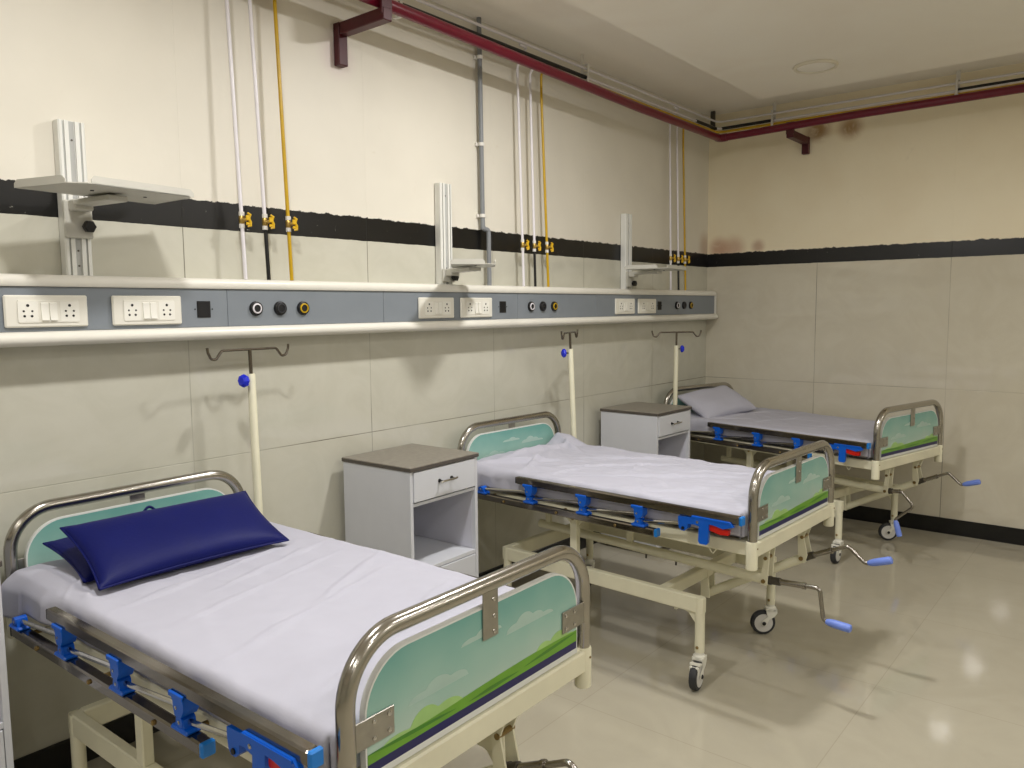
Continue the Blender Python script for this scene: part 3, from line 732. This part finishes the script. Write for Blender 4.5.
# ------------------------------------------------------------------ bedside cabinets
def make_cabinet():
    w, d, h = .393, .378, .828; r = empty('bedside_cabinet', (0, 0, 0))
    k = MB()   # carcass: x 0..w, y 0..-d
    t = .016
    k.span((0, 0, .02), (t, -d, h - .018), 'white_laminate', .001); k.span((w - t, 0, .02), (w, -d, h - .018), 'white_laminate', .001)
    k.span((t, -.001, .03), (w - t, -.010, h - .018), 'niche_laminate', .0005)
    k.span((t, -.01, .672), (w - t, -d + .004, .684), 'white_laminate', .001)
    k.span((t, -.01, .405), (w - t, -d + .002, .421), 'white_laminate', .001)
    k.span((t, -.01, .03), (w - t, -d + .02, .046), 'white_laminate', .001)
    k.span((t + .0002, -.0102, .422), (t + .0012, -d + .02, .671), 'niche_laminate', 0); k.span((w - t - .0012, -.0102, .422), (w - t - .0002, -d + .02, .671), 'niche_laminate', 0)
    for x in (.03, w - .03):
        for y in (-.03, -d + .03): k.cyl((x, y, 0), (x, y, .03), .014, 'black_plastic', 12)
    k.build('body', r)
    k = MB(); k.span((-.004, .004, h - .018), (w + .004, -d - .006, h), 'stone_laminate', .002)
    k.span((-.0045, .0045, h - .0165), (w + .0045, -d - .0065, h - .003), 'edge_band', .001); k.build('worktop', r)
    k = MB(); k.span((t + .003, -d + .012, .690), (w - t - .003, -d - .003, h - .022), 'white_laminate', .0015); dr = k.build('drawer', r)
    k = MB(); x0, x1, z = .158, .228, .752
    for x in (x0, x1): k.lathe([(0, .0075), (.004, .0075), (.005, .004), (.024, .004)], (x, -d - .003, z), (0, -1, 0), 'black_plastic', 12)
    k.tube(fillet([(x0 - .012, -d - .024, z - .003), (x0, -d - .026, z), (x1, -d - .026, z), (x1 + .014, -d - .023, z + .001)], .008, 4), .0042, 'chrome', 10); k.build('handle', dr)
    k = MB(); k.span((t + .002, -d + .014, .05), (w - t - .002, -d - .001, .402), 'white_laminate', .0015); k.build('door', r)
    k = MB(); k.cyl((w - .07, -d - .001, .30), (w - .07, -d - .016, .30), .004, 'black_plastic', 10); k.lathe([(.014, .006), (.017, .011), (.023, .010), (.025, 0)], (w - .07, -d - .001, .30), (0, -1, 0), 'chrome', 14)
    k.build('knob', r)
    return r
cab = make_cabinet(); cabs = [cab, dup(cab), dup(cab)]
for o, (x, y, th, lab) in zip(cabs, [(2.005, -.045, .027, 'white bedside cabinet between the nearest and the middle bed'), (3.915, -.051, -.023, 'white bedside cabinet between the middle and the far bed'),
                                     (.262, -.045, 0, 'white bedside cabinet at the left edge of the photo beside the nearest headboard')]):
    o.location = (x, y, 0); o.rotation_euler = (0, 0, th); tag(o, lab, 'bedside cabinet', 'bedside cabinets')

# ------------------------------------------------------------------ bed-head service panel
root = empty('service_panel', (0, 0, 0)); tag(root, 'long white and grey bed-head panel with sockets and gas outlets on the tiled wall', 'medical wall panel')
XA, XB = X0 + .3, 5.385
prof_t = [(0, 1.531), (-.072, 1.531), (-.084, 1.526), (-.090, 1.517), (-.090, 1.503), (-.086, 1.4965), (-.060, 1.4965), (-.060, 1.490), (0, 1.490)]
prof_b = [(0, 1.374), (-.060, 1.374), (-.060, 1.3675), (-.086, 1.3675), (-.098, 1.362), (-.105, 1.352), (-.105, 1.341), (-.098, 1.331), (-.084, 1.327), (0, 1.322)]
ext = lambda u, v, d: (d, u, v)
MB().prism(prof_t, ext, XA, XB, 'panel_white').build('top_rail', root, 50)
MB().prism(prof_b, ext, XA, XB, 'panel_white').build('bottom_rail', root, 50)
cuts = [XA, -1.69, -.985, -.1, .612, 1.4995, 2.2105, 3.10, 3.81, 4.70, 5.3785]
cuts = [XA, -.1, .612, 1.4995, 2.2105, 3.10, 3.81, XB - .006]
for a, b in zip(cuts, cuts[1:]):
    MB().span((a + .0007, -.002, 1.3685), (b - .0007, -.080, 1.4955), 'panel_grey', .0008).build('fascia', root)
MB().prism([(0, 1.531), (-.072, 1.531), (-.090, 1.517), (-.090, 1.362), (-.105, 1.352), (-.105, 1.341), (-.098, 1.331), (0, 1.322)], ext, XB - .0005, XB + .005, 'panel_white').build('end_cap', root, 50)

def socket_plate(x0, three=False):
    z0, z1 = 1.3800, 1.4715; w = .222
    k = MB(); k.span((x0, -.080, z0), (x0 + w, -.0905, z1), 'plate_white', .004)
    k.span((x0 + .034, -.090, z0 + .012), (x0 + w - .028, -.0925, z1 - .014), 'plate_white', .0012)
    o = k.build('socket_plate', root)
    zc = 1.424
    for xc in (x0 + .059, x0 + .170):
        h = MB(); h.span((xc - .026, -.0924, z0 + .016), (xc + .026, -.0929, z1 - .018), 'switch_white', .0002)
        for dx, dz, r in ((0, .018, .0042), (-.011, .002, .0030), (.011, .002, .0030), (-.0095, -.012, .0036), (.0095, -.012, .0036)):
            h.cyl((xc + dx, -.0920, zc + dz), (xc + dx, -.0933, zc + dz), r, 'hole', 12)
        h.build('socket', o)
    for xc in (x0 + .1025, x0 + .1255):
        s_ = MB(); s_.prism([(-.092, zc - .027), (-.0985, zc - .024), (-.0945, zc + .002), (-.0955, zc + .024), (-.092, zc + .027)], lambda u, v, d: (d, u, v), xc - .0098, xc + .0098, 'switch_white'); s_.build('switch', o)
def data_port(x):
    k = MB(); k.span((x - .024, -.079, 1.400), (x + .024, -.0835, 1.455), 'black_plastic', .0015); k.span((x - .020, -.083, 1.404), (x + .020, -.0839, 1.451), 'hole', .0005)
    for s_ in (-1, 1): k.cyl((x + s_ * .031, -.0795, 1.428), (x + s_ * .031, -.0812, 1.428), .0025, 'hole', 8)
    k.build('data_port', root)
def gas_outlet(x, m):
    c = (x, -.0795, 1.429); ax = (0, -1, 0); k = MB()
    k.lathe([(0, .0255), (.006, .0255), (.010, .024), (.0115, .0215), (.0115, .019), (.009, .0185)], c, ax, 'black_plastic', 28)
    k.lathe([(.008, .0185), (.0135, .0180), (.0145, .0165), (.0145, .0135), (.011, .0130)], c, ax, m, 28)
    k.lathe([(.009, .0129), (.0125, .0126), (.0127, .004), (.0127, 0)], c, ax, 'hole', 24)
    k.build('gas_outlet', root)
for u in range(3):
    o = 1.5925 * u
    if u == 2: o = 3.2
    socket_plate(.813 + o + (0, 0, 0)[u]); socket_plate(1.107 + o - (0, .028, .028)[u])
    data_port(1.411 + o - (0, .022, .05)[u])
    for k_, m in enumerate(('pipe_white', 'rubber', 'pipe_yellow')): gas_outlet(1.609 + (0, 1.597, 3.19)[u] + .1 * k_, m)

# ------------------------------------------------------------------ monitor brackets over the panel
def monitor_bracket(xr, tray_c, tray_ang, ztray, tw, td, label, knobside=1):
    r = empty('monitor_bracket', (xr, 0, 1.531)); tag(r, label, 'monitor bracket', 'monitor brackets above the service panel')
    z0, z1 = 0, .455
    k = MB()   # extruded aluminium rail
    sec = [(-.038, -.004), (-.038, -.036), (-.034, -.040), (-.027, -.040), (-.027, -.034), (-.021, -.034), (-.021, -.040), (-.009, -.040), (-.009, -.034), (.009, -.034), (.009, -.040), (.021, -.040), (.021, -.034), (.027, -.034), (.027, -.040), (.034, -.040), (.038, -.036), (.038, -.004)]
    k.prism(sec, lambda u, v, d: (u, v, d), z0, z1, 'aluminium_white')
    for x, q in ((-.024, .0025), (.024, .0025), (0, .008)): k.span((x - q, -.0338, z0 + .001), (x + q, -.0345, z1 - .001), 'groove_grey', 0)
    for z in (.03, .075, .40): k.cyl((0, -.0340, z), (0, -.0360, z), .003, 'steel_dark', 8)
    k.build('wall_rail', r)
    zt = ztray - 1.531
    k = MB(); zb = max(zt - .115, .012); k.span((-.040, -.0405, zb), (.040, -.052, zt - .004), 'tray_grey', .003); k.span((-.028, -.051, zt - .036), (.028, -.092, zt - .004), 'tray_grey', .004)
    sl = k.build('slide_block', r)
    k = MB(); kx = .022 * knobside
    k.lathe([(0, .010), (.006, .010), (.007, .018), (.022, .019), (.026, .015), (.027, 0)], (kx, -.052, max(zt - .080, .034)), (0, -1, 0), 'black_plastic', 6); k.build('clamp_knob', sl, 20)
    # swivelling tray: plate with bent-up lips, tapering to the front
    R = Matrix.Rotation(tray_ang, 3, 'Z'); C = Vector((tray_c[0] - xr, tray_c[1], zt))
    T = lambda u, v, w_: C + R @ Vector((u, v, w_))
    k = MB(); hb, hf, d2 = tw / 2, tw / 2 * .86, td / 2
    k.prism([(-hb, d2), (hb, d2), (hf, -d2 + .02), (hf - .02, -d2), (-hf + .035, -d2), (-hf, -d2 + .035)], lambda u, v, d: T(u, v, d), 0, .003, 'tray_grey')
    # front lip and side lips
    k.prism([(-hf + .045, 0), (hf - .004, 0), (hf - .004, .012), (hf - .016, .022), (-hf + .055, .022), (-hf + .045, .012)], lambda u, v, d: T(u, -d2 + d, v), 0, .003, 'tray_grey')
    for s_ in (-1, 1):
        a, b = Vector((s_ * hb, d2)), Vector((s_ * hf, -d2 + .045)); n_ = (b - a); ll = n_.length; n_ /= ll
        k.prism([(0, 0), (ll, 0), (ll, .012), (ll - .012, .022), (.012, .022), (0, .012)], lambda u, v, d: T(a.x + n_.x * u - s_ * d, a.y + n_.y * u, v), 0, .003, 'tray_grey')
    for u in (-.07, .09): k.cyl(T(u, -.01, -.002), T(u, -.01, .001), .005, 'hole', 10)
    k.build('tray', r)
    # arm carrying the tray
    k = MB(); a = Vector((0, -.090, zt - .014)); b = Vector((C.x, C.y, zt - .014)); 
    if (b - a).length > .03: k.bar(a, b + (b - a).normalized() * .02, .06, .016, 'tray_grey', bev=.003)
    k.span(T(-.10, -.045, -.014) if tray_ang == 0 else T(-.05, -.03, -.012), T(.10, .045, -.0005) if tray_ang == 0 else T(.05, .03, -.0005), 'tray_grey', .002) if tray_ang == 0 else None
    k.build('tray_arm', r)
    return r
monitor_bracket(1.041, (1.060, -.245), radians(8), 1.757, .420, .235, 'white monitor bracket with wide grey tray at the upper left, above the nearest bed')
monitor_bracket(2.638, (2.580, -.250), radians(42), 1.606, .32, .19, 'white monitor bracket with turned tray above the two middle sockets')
monitor_bracket(4.245, (4.225, -.245), radians(8), 1.640, .435, .235, 'white monitor bracket farthest away, nearest the corner of the room')

# ------------------------------------------------------------------ pipes
yT, yB = -.050, -.068
def drop_pipe(x, upper, lower, zt, kind, label, xt=None, elbow=False):
    xt = x if xt is None else xt
    r = empty('gas_pipe', (x, yB, 1.531)); tag(r, label, 'gas pipe', 'gas pipes dropping to the service panel')
    zv = 1.738
    V = lambda px, py, pz: Vector((px - x, py - yB, pz - 1.531))
    mid = lambda z: (x + (xt - x) * (z - 1.53) / (zt - 1.53), yB + (yT - yB) * (z - 1.53) / (zt - 1.53))
    k = MB(); k.tube([V(x, yB, 1.5315), V(*mid(zv), zv)], .0068, lower, 12)
    k.build('lower_tube', r)
    k = MB(); pts = [V(*mid(zv), zv), V(xt, yT, zt - .06)]
    if kind == 0: pts += [V(xt, yT, 2.61), V(xt, -.108, 2.690), V(xt - .02, -.112, 2.6865), V(xt - .06, -.112, 2.6865)]
    elif kind == 1: pts += [V(xt, yT, 2.60), V(xt, -.0965, 2.645)]
    else: pts += [V(xt, yT, 2.628), V(xt, -.1015, 2.630)]
    k.tube(fillet(pts, .03, 6), .0068, upper, 12); k.build('upper_tube', r)
    k = MB(); vx, vy = mid(zv)
    k.cyl(V(vx, vy, zv - .028), V(vx, vy, zv - .014), .0095, 'clip_white', 6); k.cyl(V(vx, vy, zv + .014), V(vx, vy, zv + .028), .0095, 'clip_white', 6)
    k.lathe([(-.015, .008), (-.009, .0105), (.009, .0105), (.015, .008)], V(vx, vy, zv), (0, 0, 1), 'brass', 14)
    k.cyl(V(vx, vy, zv), V(vx + .006, vy - .022, zv), .006, 'brass', 10); vb = k.build('valve', r)
    k = MB(); c = V(vx + .010, vy - .020, zv); q_ = .78
    k.tube([c + q_ * Vector(t) for t in ((0, 0, .030), (.012, -.004, .022), (.004, -.002, .006), (.012, -.004, -.010), (.012, -.004, -.026), (.0, 0, -.030))], [.004, .0055, .006, .0055, .0055, .003], 'valve_yellow', 8)
    k.box(c + Vector((0, -.004, .006)), (.018, .006, .018), 'valve_yellow', .002); k.box(c + Vector((.004, -.002, -.014)), (.022, .006, .010), 'valve_yellow', .002); k.build('valve_lever', vb)
DG = [(1.582, 1.676, 1.774), (3.165, 3.262, 3.375), (4.735, 4.845, 4.945)]
TP = [(1.562, 1.652, 1.756), (3.150, 3.252, 3.345), (4.735, 4.835, 4.922)]
WH = ['left of the nearest monitor tray'] 
place = ['over the nearest bed', 'over the middle bed', 'in the far corner']
for u in range(3):
    for j in range(3):
        lab = ['white gas pipe, leftmost of the three dropping to the panel ', 'half white, half black gas pipe dropping to the panel ', 'yellow gas pipe dropping to the panel '][j] + place[u]
        drop_pipe(DG[u][j], ('pipe_white', 'pipe_white', 'pipe_yellow')[j], ('pipe_white', 'pipe_black', 'pipe_yellow')[j], (2.62, 2.60, 2.575)[j], j, lab, TP[u][j], elbow=(j == 0))

def run_pipe(name, label, m, path, r, cat, segs=(), fil=.05):
    """long pipe along both walls; segs: black sleeves"""
    o = MB().tube(fillet(path, fil, 6), r, m, 14).build(name); tag(o, label, cat)
    for a, b in segs: MB().cyl(a, b, r * 1.35, 'pipe_black', 14).build('black_sleeve', o)
    return o
yw = -.112; xw = XE - .10
run_pipe('gas_pipe', 'upper white horizontal gas pipe under the ceiling along both walls', 'pipe_white', [(X0 + .05, yw, 2.700), (xw, yw, 2.702), (xw, Y0 + .05, 2.702)], .0068, 'gas pipe')
run_pipe('vacuum_pipe', 'lower white horizontal pipe with black sleeved lengths under the ceiling', 'pipe_white', [(X0 + .05, yw, 2.655), (xw, yw, 2.655), (xw, Y0 + .05, 2.668)], .0078, 'gas pipe',
         [((2.30, yw, 2.655), (3.66, yw, 2.655)), ((4.98, yw, 2.655), (xw - .03, yw, 2.655)), ((xw, yw - .03, 2.656), (xw, -.50, 2.658)), ((xw, -1.60, 2.664), (xw, -2.6, 2.666))])
run_pipe('gas_pipe', 'yellow horizontal gas pipe along both walls beside the red pipe', 'pipe_yellow', [(X0 + .05, yw, 2.615), (xw, yw, 2.632), (xw, Y0 + .05, 2.650)], .0085, 'gas pipe')
def pipe_clamp(p, n_, label):
    """threaded hanger with saddle clips, from the slab down past the three gas pipes"""
    x, y = p; nx, ny = n_; r = MB()
    z0, z1 = 2.600, ZC
    r.bar((x + nx * .022, y + ny * .022, z0), (x + nx * .022, y + ny * .022, z1 - .001), .022, .004, 'clip_white', up=(nx, ny, 0), bev=.0008)
    r.bar((x - nx * .018, y - ny * .018, z0), (x - nx * .018, y - ny * .018, 2.72), .014, .003, 'clip_white', up=(nx, ny, 0), bev=.0008)
    for z in (2.601, 2.637, 2.679, 2.720): r.bar((x - nx * .019, y - ny * .019, z), (x + nx * .022, y + ny * .022, z), .020, .003, 'clip_white', bev=.0006)
    o = r.build('pipe_hanger'); tag(o, label, 'pipe hanger', 'white pipe hangers'); return o
pipe_clamp((2.30, yw), (0, 1), 'white pipe hanger at the left end of the first black sleeve')
pipe_clamp((3.66, yw), (0, 1), 'white pipe hanger at the right end of the first black sleeve')
pipe_clamp((xw, -.505), (1, 0), 'white pipe hanger on the right wall nearest the corner')
pipe_clamp((xw, -1.595), (1, 0), 'white pipe hanger on the right wall where a black sleeve starts')
k = MB(); k.span((xw - .028, yw + .012, 2.63), (xw - .012, yw + .045, ZC - .001), 'steel_dark', .003)
o = k.build('pipe_hanger'); tag(o, 'dark steel pipe hanger in the ceiling corner', 'pipe hanger')

# red fire pipe with its wall brackets
path = [(X0 + .05, -.25, 2.62), (2.13, -.25, 2.5665), (4.0, -.245, 2.538), (5.085, -.235, 2.540), (5.13, -1.10, 2.569), (5.15, -2.0, 2.578), (5.15, Y0 + .05, 2.578)]
red = MB().tube(fillet(path, .05, 6), .0235, 'pipe_red', 20).build('sprinkler_pipe'); tag(red, 'thick dark red fire pipe running along both walls below the ceiling', 'pipe')
k = MB(); k.tube(fillet([(5.045, -.236, 2.540), (5.085, -.235, 2.540), (5.0875, -.285, 2.5415)], .03), .0262, 'pipe_red', 20); k.build('elbow', red)
def arm(x, y, n_, reach, z, leg=.135):
    nx, ny = n_; k = MB()
    P = lambda d, t, zz: (x + nx * d + ny * t, y + ny * d + nx * t, zz)
    k.span(P(.001, -.022, z - leg), P(.036, .022, z + .026), 'bracket_maroon', .003)
    k.bar(P(.040, 0, z), P(reach + .045, 0, z), .044, .046, 'bracket_maroon', bev=.003)
    k.span(P(reach + .028, -.026, z + .0), P(reach + .042, .026, z + .075), 'bracket_maroon', .002)
    k.cyl(P(.028, -.0, z - .03), P(.028, 0, z - .045), .004, 'steel_dark', 8)
    k.build('wall_bracket', red)
arm(2.075, -.0, (0, -1), .250, 2.512)
arm(XE, -.70, (-1, 0), .275, 2.507, .085)
arm(-.4, -.0, (0, -1), .250, 2.545)

# grey conduit
r = empty('conduit', (2.865, -.03, 1.531)); tag(r, 'grey electrical conduit running from the ceiling down to the panel', 'conduit')
V = lambda x, y, z: Vector((x - 2.865, y + .03, z - 1.531))
MB().tube([V(2.895, -.024, ZC - .001), V(2.905, -.024, 1.80)], .0112, 'conduit_grey', 16).build('upper_tube', r)
MB().tube(fillet([V(2.905, -.024, 1.815), V(2.914, -.026, 1.802), V(2.938, -.032, 1.80), V(2.938, -.034, 1.5315)], .02, 5), .0112, 'conduit_grey', 16).build('lower_tube', r)
for z in (2.60, 2.20, 1.865):
    xc = 2.905 - .010 * (z - 1.80) / .98; k = MB(); k.cyl(V(xc, -.024, z - .008), V(xc, -.024, z + .008), .0155, 'clip_white', 16); k.span(V(xc - .021, -.002, z - .008), V(xc + .021, -.012, z + .008), 'clip_white', .001); k.build('clip', r)

# ------------------------------------------------------------------ camera
F = 788.085; yaw, pitch, roll = .8873598, -.0968989, -.0086550
fw = Vector((sin(yaw) * cos(pitch), cos(yaw) * cos(pitch), sin(pitch))); rt = Vector((cos(yaw), -sin(yaw), 0)); up = rt.cross(fw)
rt, up = rt * cos(roll) + up * sin(roll), -rt * sin(roll) + up * cos(roll)
cd = bpy.data.cameras.new('camera'); cd.sensor_width = 36; cd.sensor_fit = 'HORIZONTAL'; cd.lens = F * 36 / 1024; cd.clip_start = .02
co = bpy.data.objects.new('camera', cd); COL.objects.link(co)
co.matrix_world = Matrix(((rt.x, up.x, -fw.x, 0), (rt.y, up.y, -fw.y, -2.5630), (rt.z, up.z, -fw.z, 1.425), (0, 0, 0, 1)))
S.camera = co

w = bpy.data.worlds.new('world'); S.world = w; w.use_nodes = True
w.node_tree.nodes['Background'].inputs['Color'].default_value = (.9, .88, .82, 1); w.node_tree.nodes['Background'].inputs['Strength'].default_value = .05
S.view_settings.view_transform = 'Standard'; S.view_settings.look = 'None'; S.view_settings.gamma = 1; S.view_settings.use_curve_mapping = False
S.view_settings.exposure = 0.0
